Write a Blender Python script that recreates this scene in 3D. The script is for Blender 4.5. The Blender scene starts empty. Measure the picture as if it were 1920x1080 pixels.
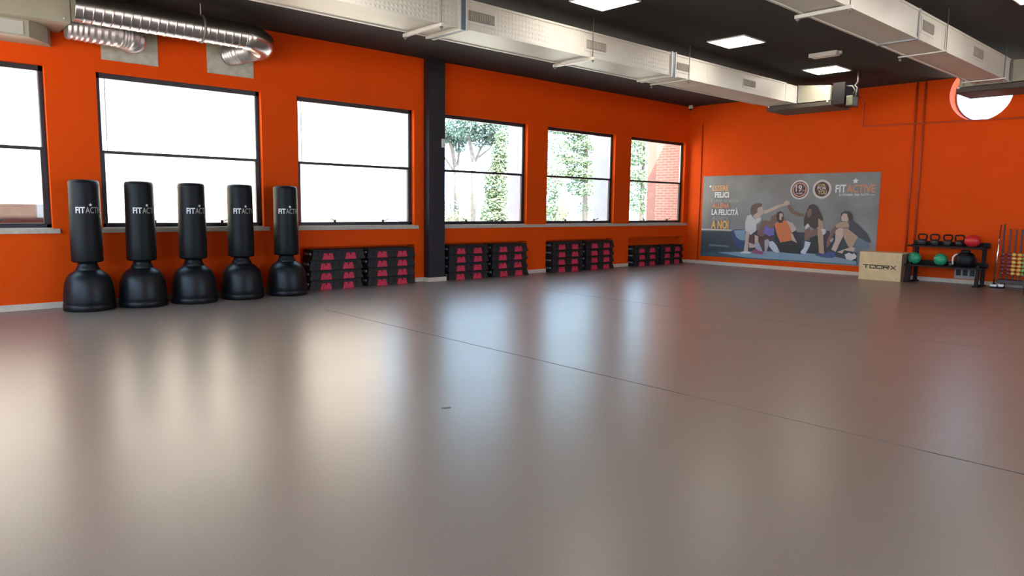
import bpy, bmesh, math, random
from mathutils import Vector, Matrix
C = bpy.context.scene.collection
S = bpy.context.scene
random.seed(7)
PI = math.pi
# ------------------------------------------------------------------ camera, sky, sun, exposure
XB, YW, H = 17.44, 11.77, 4.35          # back wall, window wall, ceiling height
yaw, pitch, roll = 0.83008424, -0.11230134, 0.01282565
fwd = Vector((math.cos(yaw)*math.cos(pitch), math.sin(yaw)*math.cos(pitch), math.sin(pitch)))
rt = Vector((math.sin(yaw), -math.cos(yaw), 0)); up = rt.cross(fwd)
rr = rt*math.cos(roll)+up*math.sin(roll); uu = -rt*math.sin(roll)+up*math.cos(roll)
cd = bpy.data.cameras.new('camera'); cam = bpy.data.objects.new('camera', cd); C.objects.link(cam)
cd.sensor_width = 36; cd.lens = 1341.598/1920*36; cd.clip_end = 500
M = Matrix((rr, uu, -fwd)).transposed().to_4x4(); M.translation = Vector((0, 0, 1.5))
cam.matrix_world = M; S.camera = cam
S.view_settings.view_transform = 'Standard'; S.view_settings.look = 'None'
S.view_settings.exposure = 0.86; S.cycles.sample_clamp_indirect = 6; S.cycles.caustics_reflective = False; S.view_settings.gamma = 1.0; S.view_settings.use_curve_mapping = False
wd = bpy.data.worlds.new('sky'); S.world = wd; wd.use_nodes = True
nt = wd.node_tree; bg = nt.nodes['Background']
bg.inputs[0].default_value = (0.50, 0.74, 1.0, 1); bg.inputs[1].default_value = 4.7
sd = bpy.data.lights.new('sun', 'SUN'); sd.energy = 24.0; sd.angle = 0.01; sd.color = (1, .93, .82)
sun = bpy.data.objects.new('sun', sd); C.objects.link(sun)
sun.rotation_euler = Vector((0.20, 0.50, -0.84)).to_track_quat('-Z', 'Y').to_euler()

# ------------------------------------------------------------------ materials
def mat(name, col, rough=.6, metal=0, noise=0, scale=8, bump=0, bscale=40, emit=None, es=0, spec=.5, col2=None, coat=0):
    m = bpy.data.materials.new(name); m.use_nodes = True; t = m.node_tree; b = t.nodes['Principled BSDF']
    b.inputs['Base Color'].default_value = (*col, 1); b.inputs['Roughness'].default_value = rough
    b.inputs['Metallic'].default_value = metal; b.inputs['Specular IOR Level'].default_value = spec
    b.inputs['Coat Weight'].default_value = coat
    tc = t.nodes.new('ShaderNodeTexCoord')
    if noise or col2:
        n = t.nodes.new('ShaderNodeTexNoise'); n.inputs['Scale'].default_value = scale; n.inputs['Detail'].default_value = 4
        t.links.new(tc.outputs['Object'], n.inputs['Vector'])
        r = t.nodes.new('ShaderNodeValToRGB'); r.color_ramp.elements[0].position = .3; r.color_ramp.elements[1].position = .7
        c2 = col2 or tuple(min(1, c*(1+noise)) for c in col); c1 = tuple(c*(1-noise) for c in col)
        r.color_ramp.elements[0].color = (*c1, 1); r.color_ramp.elements[1].color = (*c2, 1)
        t.links.new(n.outputs['Fac'], r.inputs[0]); t.links.new(r.outputs[0], b.inputs['Base Color'])
    if bump:
        n2 = t.nodes.new('ShaderNodeTexNoise'); n2.inputs['Scale'].default_value = bscale
        t.links.new(tc.outputs['Object'], n2.inputs['Vector'])
        bu = t.nodes.new('ShaderNodeBump'); bu.inputs['Strength'].default_value = bump; bu.inputs['Distance'].default_value = .01
        t.links.new(n2.outputs['Fac'], bu.inputs['Height']); t.links.new(bu.outputs[0], b.inputs['Normal'])
    if emit:
        b.inputs['Emission Color'].default_value = (*emit, 1); b.inputs['Emission Strength'].default_value = es
    return m
ORANGE = (.74, .070, .002)
m_wall = mat('orange_paint', ORANGE, .6, noise=.03, scale=1.5, bump=.06, bscale=60, spec=.08)
m_pipe = mat('orange_pipe_paint_shade', (.46, .045, .004), .6, noise=.04)  # orange paint darkened so the colour carries the pipes' shadows
m_ceil = mat('black_ceiling_paint', (.0105, .0092, .0088), .85, noise=.12, scale=2, bump=.1, bscale=30)
m_col = mat('black_column_paint', (.008, .009, .013), .5, noise=.1, scale=3)
m_base = mat('beige_skirting', (.60, .49, .38), .5, noise=.05)
m_sill = mat('stone_sill', (.50, .42, .32), .5, noise=.12, scale=20)
m_frame = mat('black_window_frame', (.014, .013, .016), .45, noise=.1)
m_alu = mat('aluminium_strip', (.55, .55, .56), .35, metal=.6, noise=.05)
m_light = mat('led_diffuser', (.9, .9, .9), .5, noise=.01, emit=(1, .90, .78), es=13.0)
m_white = mat('white_plastic', (.75, .74, .72), .4, noise=.03)
m_grey = mat('grey_metal', (.30, .31, .33), .4, metal=.5, noise=.1)
m_blue = mat('blue_grey_flange', (.10, .14, .20), .45, metal=.4, noise=.1)
m_rod = mat('threaded_rod', (.22, .21, .20), .5, metal=.7, noise=.1)
m_trap = mat('galvanised_bar', (.62, .60, .56), .4, metal=.3, noise=.08)
m_grille = mat('grille_grey', (.20, .18, .16), .5, noise=.1)
m_gslat = mat('grille_slat', (.34, .31, .28), .5, noise=.08)
m_galv = mat('galvanised_plate', (.44, .41, .33), .42, metal=.25, noise=.18, scale=9)
m_spiral = mat('spiral_duct_steel', (.60, .58, .57), .27, metal=1, noise=.06, scale=14)
m_flex = mat('flexible_duct_foil', (.62, .60, .60), .36, metal=.85, noise=.08, scale=20)
m_cream = mat('cream_duct_box', (.38, .36, .28), .5, noise=.05, scale=3)
m_bag = mat('black_vinyl', (.0055, .0055, .0055), .48, spec=.22, noise=.12, scale=5, bump=.12, bscale=60)
m_bagb = mat('black_plastic_base', (.005, .0055, .0068), .4, spec=.28, noise=.1, scale=6, bump=.05, bscale=30)
m_print = mat('white_print', (.78, .76, .72), .6, noise=.04)
m_print2 = mat('grey_print', (.45, .42, .38), .6, noise=.04)
m_step = mat('black_step_plastic', (.0045, .0045, .004), .6, noise=.15, scale=10, bump=.15, bscale=90)
m_pink = mat('pink_rubber', (.56, .025, .060), .6, noise=.1, scale=12)
m_greybar = mat('grey_bar', (.16, .17, .18), .5, noise=.1)
m_wood = mat('pale_plywood', (.60, .43, .23), .55, noise=.08, scale=6)
m_woodshade_mark = mat('plywood_shade_and_mark', (.20, .11, .075), .6, noise=.2, scale=30)  # plywood with shade put into its colour for box ends; also printed marks
m_blk = mat('black_lettering', (.02, .018, .016), .6, noise=.05)
m_rack = mat('black_powder_coat', (.007, .005, .005), .6, noise=.1, scale=12, spec=.25)
m_iron = mat('cast_iron', (.035, .030, .024), .45, metal=.3, noise=.25, scale=30, bump=.1, bscale=80)
m_green = mat('green_ball_rubber', (.03, .30, .14), .35, noise=.1, scale=10, bump=.05)
m_red = mat('red_ball_rubber', (.62, .02, .02), .4, noise=.08, scale=10, bump=.05)
m_strap = mat('cream_strap', (.70, .68, .58), .6, noise=.05)
m_yel = mat('yellow_vinyl', (.72, .40, .09), .45, noise=.08, scale=20)
m_mar = mat('maroon_vinyl', (.20, .025, .035), .45, noise=.12, scale=20)
m_gdb = mat('green_vinyl', (.16, .42, .15), .45, noise=.08, scale=20)
m_steel = mat('chrome_bar', (.75, .72, .68), .2, metal=1, noise=.05)
m_dkg = mat('dark_green_bin', (.05, .06, .045), .5, noise=.12)
m_conc = mat('white_concrete', (.34, .38, .44), .7, noise=.05, scale=3)
m_grass = mat('pale_gravel_ground', (.50, .46, .38), .9, noise=.2, scale=2)
m_bark = mat('pine_bark', (.16, .14, .13), .9, noise=.3, scale=6)
m_roofg = mat('grey_roof', (.10, .10, .10), .8, noise=.1)

def duct_mat(dots):
    m = mat('white_duct_dimpled' if dots else 'white_duct_sheet', (.50, .49, .45), .42, noise=.04, scale=2.5)
    if dots:   # pressed dimples in the aluminium-faced panel, a regular stud pattern
        t = m.node_tree; tc = t.nodes.new('ShaderNodeTexCoord'); mp = t.nodes.new('ShaderNodeMapping')
        mp.inputs['Rotation'].default_value = (0, 0, 0); mp.inputs['Scale'].default_value = (16, 16, 16)
        v = t.nodes.new('ShaderNodeTexVoronoi'); v.inputs['Randomness'].default_value = 0; v.inputs['Scale'].default_value = 1
        t.links.new(tc.outputs['Object'], mp.inputs[0]); t.links.new(mp.outputs[0], v.inputs['Vector'])
        r = t.nodes.new('ShaderNodeMapRange'); r.inputs['From Max'].default_value = .42; r.inputs['To Min'].default_value = 1; r.inputs['To Max'].default_value = 0
        t.links.new(v.outputs['Distance'], r.inputs[0])
        bu = t.nodes.new('ShaderNodeBump'); bu.inputs['Strength'].default_value = .3; bu.inputs['Distance'].default_value = .02
        t.links.new(r.outputs[0], bu.inputs['Height']); t.links.new(bu.outputs[0], t.nodes['Principled BSDF'].inputs['Normal'])
    return m
m_duct = duct_mat(False); m_dimp = duct_mat(True)

def floor_mat():
    m = mat('grey_vinyl_floor', (.205, .185, .172), .24, spec=.31)
    t = m.node_tree; b = t.nodes['Principled BSDF']; tc = t.nodes.new('ShaderNodeTexCoord')
    n = t.nodes.new('ShaderNodeTexNoise'); n.inputs['Scale'].default_value = 160; n.inputs['Detail'].default_value = 3
    n2 = t.nodes.new('ShaderNodeTexNoise'); n2.inputs['Scale'].default_value = 1.2; n2.inputs['Detail'].default_value = 5
    for k in (n, n2): t.links.new(tc.outputs['Object'], k.inputs['Vector'])
    r = t.nodes.new('ShaderNodeValToRGB'); r.color_ramp.elements[0].position = .35; r.color_ramp.elements[1].position = .65
    r.color_ramp.elements[0].color = (.150, .118, .094, 1); r.color_ramp.elements[1].color = (.195, .155, .126, 1)
    t.links.new(n.outputs['Fac'], r.inputs[0]); t.links.new(r.outputs[0], b.inputs['Base Color'])
    q = t.nodes.new('ShaderNodeMapRange'); q.inputs['From Min'].default_value = .3; q.inputs['From Max'].default_value = .7
    q.inputs['To Min'].default_value = .295; q.inputs['To Max'].default_value = .315
    t.links.new(n2.outputs['Fac'], q.inputs[0]); t.links.new(q.outputs[0], b.inputs['Roughness'])
    bu = t.nodes.new('ShaderNodeBump'); bu.inputs['Strength'].default_value = .05; bu.inputs['Distance'].default_value = .002
    t.links.new(n.outputs['Fac'], bu.inputs['Height']); t.links.new(bu.outputs[0], b.inputs['Normal'])
    return m
m_floor = floor_mat()

def glass_mat():
    m = bpy.data.materials.new('window_glass'); m.use_nodes = True; t = m.node_tree
    for n in list(t.nodes): t.nodes.remove(n)
    o = t.nodes.new('ShaderNodeOutputMaterial'); mx = t.nodes.new('ShaderNodeMixShader')
    a = t.nodes.new('ShaderNodeBsdfTransparent'); g = t.nodes.new('ShaderNodeBsdfGlossy')
    a.inputs[0].default_value = (.95, .97, .97, 1); g.inputs['Roughness'].default_value = .02; mx.inputs[0].default_value = .05
    t.links.new(a.outputs[0], mx.inputs[1]); t.links.new(g.outputs[0], mx.inputs[2])
    t.links.new(mx.outputs[0], o.inputs[0]); return m
m_glass = glass_mat()

def brick_mat(name, c1, c2, mortar, xy='XZ', scale=1.0):
    m = mat(name, c1, .85); t = m.node_tree; tc = t.nodes.new('ShaderNodeTexCoord'); sp = t.nodes.new('ShaderNodeSeparateXYZ'); cb = t.nodes.new('ShaderNodeCombineXYZ')
    b = t.nodes.new('ShaderNodeTexBrick'); b.inputs['Scale'].default_value = scale
    b.inputs['Brick Width'].default_value = .26; b.inputs['Row Height'].default_value = .075; b.inputs['Mortar Size'].default_value = .012
    b.inputs['Color1'].default_value = (*c1, 1); b.inputs['Color2'].default_value = (*c2, 1); b.inputs['Mortar'].default_value = (*mortar, 1)
    t.links.new(tc.outputs['Object'], sp.inputs[0]); t.links.new(sp.outputs[xy[0]], cb.inputs[0]); t.links.new(sp.outputs['Z'], cb.inputs[1])
    t.links.new(cb.outputs[0], b.inputs['Vector']); t.links.new(b.outputs[0], t.nodes['Principled BSDF'].inputs['Base Color']); return m
m_brick = brick_mat('pale_brick', (.62, .50, .40), (.55, .43, .33), (.70, .64, .55))
m_brick2 = brick_mat('pink_brick', (.42, .20, .14), (.36, .16, .11), (.46, .32, .26), 'YZ')

# ------------------------------------------------------------------ mesh helpers
def box(bm, a, b, mi=0):
    x0, y0, z0 = a; x1, y1, z1 = b
    v = [bm.verts.new(p) for p in ((x0,y0,z0),(x1,y0,z0),(x1,y1,z0),(x0,y1,z0),(x0,y0,z1),(x1,y0,z1),(x1,y1,z1),(x0,y1,z1))]
    for f in ((0,3,2,1),(4,5,6,7),(0,1,5,4),(1,2,6,5),(2,3,7,6),(3,0,4,7)):
        bm.faces.new([v[i] for i in f]).material_index = mi
    return v
def BX(*bs):
    bm = bmesh.new()
    for a, b in bs: box(bm, a, b)
    return bm
def bevel(bm, w, seg=2):
    bmesh.ops.bevel(bm, geom=bm.edges[:], offset=w, segments=seg, affect='EDGES', profile=.6); return bm
def sweep(bm, pts, rad, seg=12, cap=True, closed=False):
    """round tube along pts; rad a number or one per point"""
    pts = [Vector(p) for p in pts]; n = len(pts); rings = []
    rads = rad if isinstance(rad, (list, tuple)) else [rad]*n
    ref = None
    for i, p in enumerate(pts):
        if closed: d = (pts[(i+1) % n]-pts[i-1]).normalized()
        else: d = ((pts[min(i+1, n-1)]-p).normalized()+(p-pts[max(i-1, 0)]).normalized()).normalized()
        if ref is None: ref = d.orthogonal().normalized()
        ref = (ref-d*ref.dot(d)).normalized(); s = d.cross(ref)
        rings.append([bm.verts.new(p+(ref*math.cos(2*PI*k/seg)+s*math.sin(2*PI*k/seg))*rads[i]) for k in range(seg)])
    R = range(n if closed else n-1)
    for i in R:
        a, b = rings[i], rings[(i+1) % n]
        for k in range(seg):
            f = bm.faces.new((a[k], a[(k+1) % seg], b[(k+1) % seg], b[k])); f.smooth = True
    if cap and not closed:
        bm.faces.new(rings[0][::-1]); bm.faces.new(rings[-1])
    return bm
def lathe(bm, prof, seg=40, c=(0, 0, 0), smooth=True):
    """prof = [(r, z)] from bottom to top"""
    rings = []
    for r, z in prof:
        if r < 1e-5: rings.append([bm.verts.new((c[0], c[1], c[2]+z))])
        else: rings.append([bm.verts.new((c[0]+r*math.cos(2*PI*k/seg), c[1]+r*math.sin(2*PI*k/seg), c[2]+z)) for k in range(seg)])
    for a, b in zip(rings, rings[1:]):
        for k in range(seg):
            k2 = (k+1) % seg
            if len(a) == 1 and len(b) == 1: continue
            if len(a) == 1: f = bm.faces.new((a[0], b[k2], b[k]))
            elif len(b) == 1: f = bm.faces.new((a[k], a[k2], b[0]))
            else: f = bm.faces.new((a[k], a[k2], b[k2], b[k]))
            f.smooth = smooth
    return bm
def prism(bm, poly, z0, z1, axis='z'):
    """extrude a 2D polygon"""
    def P(a, b, c): return (a, b, c) if axis == 'z' else ((a, c, b) if axis == 'y' else (c, a, b))
    lo = [bm.verts.new(P(x, y, z0)) for x, y in poly]; hi = [bm.verts.new(P(x, y, z1)) for x, y in poly]
    n = len(poly); bm.faces.new(lo); bm.faces.new(hi)
    for i in range(n): bm.faces.new((lo[i], lo[(i+1) % n], hi[(i+1) % n], hi[i]))
    bmesh.ops.recalc_face_normals(bm, faces=bm.faces[:]); return bm
def obj(name, bm, m, parent=None, loc=None, mats=None):
    me = bpy.data.meshes.new(name); bm.to_mesh(me); bm.free()
    for k in (mats or [m]): me.materials.append(k)
    o = bpy.data.objects.new(name, me); C.objects.link(o)
    if parent: o.parent = parent
    if loc: o.location = loc
    return o
def thing(name, label, cat, loc=(0, 0, 0), rz=0, group=None):
    o = bpy.data.objects.new(name, None); C.objects.link(o); o.location = loc; o.rotation_euler = (0, 0, rz)
    o.empty_display_size = .1
    return tag(o, label, cat, group)
def tag(o, label, cat, group=None, kind=None):
    o['label'] = label; o['category'] = cat
    if group: o['group'] = group
    if kind: o['kind'] = kind
    return o
def struct(name, bm, m, parent=None, **k):
    o = obj(name, bm, m, parent, **k)
    if not parent: o['kind'] = 'structure'
    return o
def sempty(name, loc=(0, 0, 0)):
    o = bpy.data.objects.new(name, None); C.objects.link(o); o.location = loc; o['kind'] = 'structure'; return o
def dup(root, loc, rz=None, label=None, group=None):
    r = root.copy(); C.objects.link(r); r.location = loc
    if rz is not None: r.rotation_euler = (0, 0, rz)
    if label: r['label'] = label
    if group: r['group'] = group
    for ch in list(root.children):
        c = ch.copy(); C.objects.link(c); c.parent = r
        for g in ch.children:
            d = g.copy(); C.objects.link(d); d.parent = c
    return r
def holed(bm, outer, holes, fn, depth):
    """a flat slab with holes; fn maps (a, b, offset) to a point"""
    ed = []
    for lp in [outer]+holes:
        vs = [bm.verts.new(fn(a, b, 0)) for a, b in lp]
        ed += [bm.edges.new((vs[i], vs[(i+1) % len(vs)])) for i in range(len(vs))]
    r = bmesh.ops.triangle_fill(bm, use_beauty=True, use_dissolve=False, edges=ed)
    fs = [g for g in r['geom'] if isinstance(g, bmesh.types.BMFace)]
    e = bmesh.ops.extrude_face_region(bm, geom=fs)
    off = Vector(fn(0, 0, depth))-Vector(fn(0, 0, 0))
    bmesh.ops.translate(bm, verts=[g for g in e['geom'] if isinstance(g, bmesh.types.BMVert)], vec=off)
    bmesh.ops.recalc_face_normals(bm, faces=bm.faces[:]); return bm
def rect(a0, b0, a1, b1): return [(a0, b0), (a1, b0), (a1, b1), (a0, b1)]
def text2d(s, bold=0.0, tilt=0.0):
    """outlines of a word as (verts, faces), normalised to the unit box"""
    cu = bpy.data.curves.new('t', 'FONT'); cu.body = s; cu.offset = bold; cu.resolution_u = 3; cu.fill_mode = 'BOTH'
    o = bpy.data.objects.new('t', cu); C.objects.link(o)
    me = bpy.data.meshes.new_from_object(o.evaluated_get(bpy.context.evaluated_depsgraph_get()))
    v = [(p.co.x, p.co.y) for p in me.vertices]; f = [tuple(q.vertices) for q in me.polygons]
    bpy.data.objects.remove(o); bpy.data.curves.remove(cu); bpy.data.meshes.remove(me)
    x0 = min(a for a, b in v); x1 = max(a for a, b in v); y0 = min(b for a, b in v); y1 = max(b for a, b in v)
    return [((a-x0)/(x1-x0), (b-y0)/(y1-y0)) for a, b in v], f
def addmap(bm, vf, fn, mi=0):
    vs = [bm.verts.new(fn(a, b)) for a, b in vf[0]]
    for f in vf[1]:
        try: bm.faces.new([vs[i] for i in f]).material_index = mi
        except ValueError: pass
STAR = ([(.5+.5*(1 if k % 2 == 0 else .42)*math.sin(k*PI/5), .5+.5*(1 if k % 2 == 0 else .42)*math.cos(k*PI/5)) for k in range(10)]+[(.5, .5)],
        [(k, 10, (k+1) % 10) for k in range(10)])
FIG = [
('lower',[(-0.056,0.689),(0.924,0.707),(1.033,0.768),(4.22,0.741),(4.291,0.026),(-0.022,-0.012)]),
('floorband',[(-0.026,0.076),(0.397,0.127),(1.151,0.141),(1.72,0.121),(1.724,0.037),(-0.023,0.007)]),
('mat',[(0.53,0.123),(1.939,0.228),(2.87,0.251),(3.674,0.204),(4.26,0.112),(4.265,0.036),(2.883,0.037),(1.418,0.029)]),
('shelf',[(-0.025,0.757),(0.922,0.757),(0.923,0.728),(-0.024,0.723)]),
('bench',[(0.247,0.332),(0.874,0.327),(0.869,0.28),(0.272,0.285)]),
('ballb',[(0.945,0.709),(0.996,0.73),(1.342,0.741),(1.371,0.209),(1.185,0.255),(1.034,0.396),(0.959,0.561)]),
('ballg',[(1.006,0.739),(1.341,0.759),(1.356,0.485),(1.214,0.479),(1.087,0.566)]),
('skin',[(1.825,1.268),(1.994,1.332),(2.215,1.422),(2.398,1.475),(2.437,1.423),(2.256,1.361),(2.037,1.252),(1.849,1.187)]),
('skin',[(2.378,1.493),(2.448,1.554),(2.515,1.528),(2.522,1.424),(2.457,1.406),(2.401,1.423)]),
('brown',[(1.461,1.308),(1.486,1.399),(1.6,1.463),(1.756,1.473),(1.797,1.428),(1.761,1.374),(1.685,1.347),(1.673,1.221),(1.539,1.155),(1.477,1.2)]),
('skin',[(1.666,1.346),(1.78,1.383),(1.823,1.312),(1.825,1.205),(1.756,1.123),(1.643,1.04),(1.561,1.111),(1.578,1.165),(1.663,1.221)]),
('white',[(1.381,1.135),(1.488,1.173),(1.604,1.039),(1.776,1.115),(1.772,1.007),(1.65,0.914),(1.659,0.751),(1.508,0.637),(1.342,0.741),(1.33,0.96)]),
('skin',[(1.362,0.742),(1.474,0.709),(1.456,0.489),(1.452,0.195),(1.331,0.189),(1.356,0.485)]),
('maroon',[(1.488,0.636),(1.646,0.642),(1.64,0.388),(1.478,0.453)]),
('skin',[(1.459,0.434),(1.64,0.388),(1.683,0.317),(1.487,0.289)]),
('whiteb',[(1.221,0.164),(1.391,0.21),(1.532,0.181),(1.525,0.144),(1.253,0.129)]),
('dskin',[(1.801,1.007),(1.934,1.037),(2.032,0.995),(2.062,1.138),(2.154,1.192),(2.229,1.176),(2.22,1.017),(2.131,0.926),(2.144,0.696),(1.879,0.651),(1.885,0.543),(1.746,0.61),(1.683,0.68)]),
('purple',[(1.906,0.867),(1.942,0.904),(2.022,0.834),(2.137,0.82),(2.165,0.661),(2.034,0.621),(1.857,0.704)]),
('dleg',[(1.646,0.642),(1.804,0.612),(1.958,0.618),(2.129,0.624),(2.16,0.412),(1.903,0.22),(1.748,0.211)]),
('skin',[(1.626,0.641),(1.726,0.609),(1.735,0.446),(1.638,0.424)]),
('shoe',[(1.628,0.423),(1.755,0.447),(1.864,0.236),(1.827,0.197),(1.666,0.28)]),
('pink',[(1.55,0.219),(1.667,0.262),(1.904,0.202),(1.869,0.137),(1.594,0.148)]),
('shoe',[(1.906,0.508),(2.0,0.548),(2.062,0.479),(2.012,0.333),(1.981,0.206),(1.931,0.239)]),
('white2',[(2.043,0.478),(2.136,0.5),(2.316,0.331),(2.357,0.262),(2.285,0.205),(2.17,0.234),(2.05,0.353)]),
('black',[(2.236,0.415),(2.326,0.473),(2.673,0.523),(2.784,0.476),(2.898,0.377),(2.961,0.208),(2.692,0.21),(2.341,0.226)]),
('sleeve',[(2.142,0.909),(2.169,0.927),(2.238,0.699),(2.345,0.474),(2.213,0.486)]),
('oran',[(2.161,0.909),(2.205,0.964),(2.404,1.056),(2.556,0.972),(2.654,0.853),(2.628,0.678),(2.654,0.54),(2.345,0.474),(2.261,0.629)]),
('skin',[(2.46,1.04),(2.646,0.975),(2.745,0.839),(2.73,0.786),(2.643,0.731),(2.581,0.851)]),
('skin',[(2.608,0.695),(2.662,0.714),(2.793,0.476),(2.654,0.54)]),
('sleeve',[(2.642,0.74),(2.747,0.795),(2.887,0.55),(2.954,0.328),(2.862,0.375),(2.743,0.561)]),
('dbrown',[(2.193,1.158),(2.217,1.237),(2.299,1.273),(2.375,1.231),(2.404,1.056),(2.371,0.985),(2.298,0.966),(2.23,1.017)]),
('skin',[(2.284,1.212),(2.358,1.213),(2.381,1.126),(2.343,1.143),(2.34,1.037),(2.284,1.054)]),
('dskin',[(2.455,1.441),(2.518,1.458),(2.664,1.287),(2.848,1.203),(2.919,1.204),(2.923,1.144),(2.78,1.15),(2.615,1.199),(2.498,1.337)]),
('skin',[(2.381,1.458),(2.431,1.545),(2.533,1.51),(2.546,1.441),(2.457,1.415)]),
('black',[(3.094,0.644),(3.301,0.669),(3.377,0.265),(3.1,0.25)]),
('skin2',[(3.291,1.109),(3.357,1.144),(3.44,0.91),(3.433,0.742),(3.49,0.238),(3.36,0.264),(3.296,0.737),(3.254,0.871)]),
('dskin',[(2.962,0.794),(3.08,0.866),(3.119,0.799),(3.288,0.872),(3.298,0.703),(3.112,0.628),(3.099,0.559),(2.976,0.553)]),
('whiteb',[(3.005,0.949),(3.057,0.968),(3.095,0.917),(3.011,0.847),(2.967,0.845)]),
('dbrown',[(2.938,0.896),(2.934,1.102),(2.985,1.273),(3.046,1.427),(3.149,1.458),(3.256,1.395),(3.334,1.244),(3.421,1.078),(3.38,1.043),(3.291,1.109),(3.303,0.906),(3.221,0.836),(3.096,0.9),(3.038,0.984),(2.989,0.932)]),
('dskin',[(2.995,1.256),(3.051,1.342),(3.113,1.326),(3.113,1.19),(3.065,1.121),(3.011,1.137)]),
('white2',[(2.995,0.537),(3.137,0.509),(3.108,0.405),(3.014,0.211),(2.907,0.222),(2.895,0.273),(2.97,0.364)]),
('whiteb',[(3.376,0.841),(3.477,0.852),(3.501,0.744),(3.436,0.7)]),
('purpled',[(3.469,0.714),(3.535,0.817),(3.594,0.804),(3.547,0.63),(3.554,0.284),(3.497,0.266)]),
('shorts',[(4.179,0.431),(4.27,0.715),(4.381,0.678),(4.493,0.599),(4.556,0.45),(4.291,0.395),(4.298,0.297),(4.186,0.333)]),
('skin',[(4.07,0.425),(4.123,0.456),(4.207,0.432),(4.2,0.334),(3.962,0.363),(3.926,0.276),(3.796,0.312)]),
('skin2',[(3.901,0.885),(4.041,0.861),(4.213,0.755),(4.259,0.687),(4.177,0.473),(4.125,0.428),(4.054,0.453),(3.944,0.646)]),
('skin',[(3.732,0.88),(3.901,0.885),(3.926,0.702),(3.841,0.5),(3.768,0.31),(3.657,0.362),(3.737,0.581)]),
('dskin',[(3.726,0.965),(3.816,0.897),(3.722,0.809),(3.662,0.635),(3.615,0.46),(3.534,0.37),(3.536,0.572),(3.622,0.805)]),
('shirt',[(4.031,1.03),(4.11,1.087),(4.253,0.979),(4.468,0.778),(4.559,0.616),(4.549,0.56),(4.468,0.584),(4.272,0.687),(4.041,0.861),(4.064,0.946)]),
('skin2',[(3.713,0.951),(3.849,1.032),(4.003,1.036),(4.048,0.974),(4.025,0.903),(3.872,0.898),(3.745,0.895)]),
('dbrown',[(3.829,1.138),(3.849,1.251),(3.93,1.295),(4.042,1.282),(4.117,1.185),(4.117,1.074),(4.03,1.044),(3.848,1.046)]),
('skin',[(3.842,1.152),(3.892,1.238),(3.977,1.225),(4.027,1.086),(4.002,1.043),(3.862,1.054)]),
('blue',[(3.279,0.225),(3.483,0.251),(3.61,0.316),(3.755,0.281),(3.774,0.21),(3.72,0.164),(3.548,0.153),(3.281,0.196)]),
('whiteb',[(3.983,0.251),(4.077,0.313),(4.162,0.275),(4.201,0.306),(4.267,0.239),(4.25,0.182),(4.144,0.126),(4.031,0.154)]),
('shoe',[(3.601,0.575),(3.675,0.65),(3.699,0.608),(3.654,0.534)]),
]
# ------------------------------------------------------------------ room shell
WX = [-0.39+3.05*i for i in range(6)]; WX[3] = 8.77
WR = [w+2.42 for w in WX]; WR[3] = 11.18; WW = 2.42; Z0, Z1 = 1.12, 3.35
X0, Y0 = -2.5, -4.5
outer = [(X0, 0)]
for i in (2, 3, 4, 5): outer += [(WX[i], 0), (WX[i], .75), (WR[i], .75), (WR[i], 0)]
outer += [(XB, 0), (XB, H), (X0, H)]
bm = holed(bmesh.new(), outer, [rect(WX[i], Z0, WR[i], Z1) for i in range(6)], lambda a, b, o: (a, YW+o, b), .16)
for i in (2, 3, 4, 5):      # niche pockets
    box(bm, (WX[i]-.05, YW+.26, 0), (WR[i]+.05, YW+.31, .80)); box(bm, (WX[i]-.05, YW+.15, .75), (WR[i]+.05, YW+.26, .80))
    box(bm, (WX[i]-.05, YW+.15, 0), (WX[i], YW+.26, .75)); box(bm, (WR[i], YW+.15, 0), (WR[i]+.05, YW+.26, .75))
struct('wall_left', bm, m_wall)
CY, CZ, CR = 4.71, 4.00, .58                       # round window
circ = [(CY+CR*math.cos(a), CZ+CR*math.sin(a)) for a in [2*PI*k/64 for k in range(64)]]
bm = holed(bmesh.new(), rect(Y0-.3, 0, YW+.31, 4.8), [circ], lambda a, b, o: (XB+o, a, b), .45)
struct('wall_back', bm, m_wall)
RX = [4.4, 7.7, 11.0]                # unseen windows added out of view to brighten the walls
bm = holed(bmesh.new(), rect(X0-.3, 0, XB, H), [rect(x, .9, x+3.0, 3.7) for x in RX], lambda a, b, o: (a, Y0-o, b), .25)
struct('wall_right', bm, m_wall)
RY = [-3.6+3.9*i for i in range(4)]  # more unseen openings, added in the rear wall for extra daylight
bm = holed(bmesh.new(), rect(Y0, 0, YW+.16, H), [rect(y, .6, y+3.5, 4.0) for y in RY], lambda a, b, o: (X0-o, a, b), .25)
struct('wall_rear', bm, m_wall)
for k, x in enumerate(RX):  # frames for the added right-hand windows
    o = struct('window_%d' % (8+k), BX(((x, Y0-.16, .9), (x+.06, Y0-.1, 3.7)), ((x+2.94, Y0-.16, .9), (x+3, Y0-.1, 3.7)), ((x, Y0-.16, .9), (x+3, Y0-.1, .96)), ((x, Y0-.16, 3.64), (x+3, Y0-.1, 3.7)), ((x, Y0-.16, 2.4), (x+3, Y0-.1, 2.44))), m_frame)
for k, y in enumerate(RY):  # frames for the added rear windows
    o = struct('window_%d' % (11+k), BX(((X0-.16, y, .6), (X0-.1, y+.06, 4.0)), ((X0-.16, y+3.44, .6), (X0-.1, y+3.5, 4.0)), ((X0-.16, y, .6), (X0-.1, y+3.5, .66)), ((X0-.16, y, 3.94), (X0-.1, y+3.5, 4.0)), ((X0-.16, y, 2.4), (X0-.1, y+3.5, 2.44))), m_frame)
fl = struct('floor', BX(((X0-.3, Y0-.3, -.2), (XB+.45, YW+.31, 0))), m_floor)
m_seam = mat('floor_joint', (.045, .04, .04), .7, noise=.1)
m_seam2 = mat('faint_floor_joint', (.11, .10, .10), .6, noise=.1)
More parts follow.
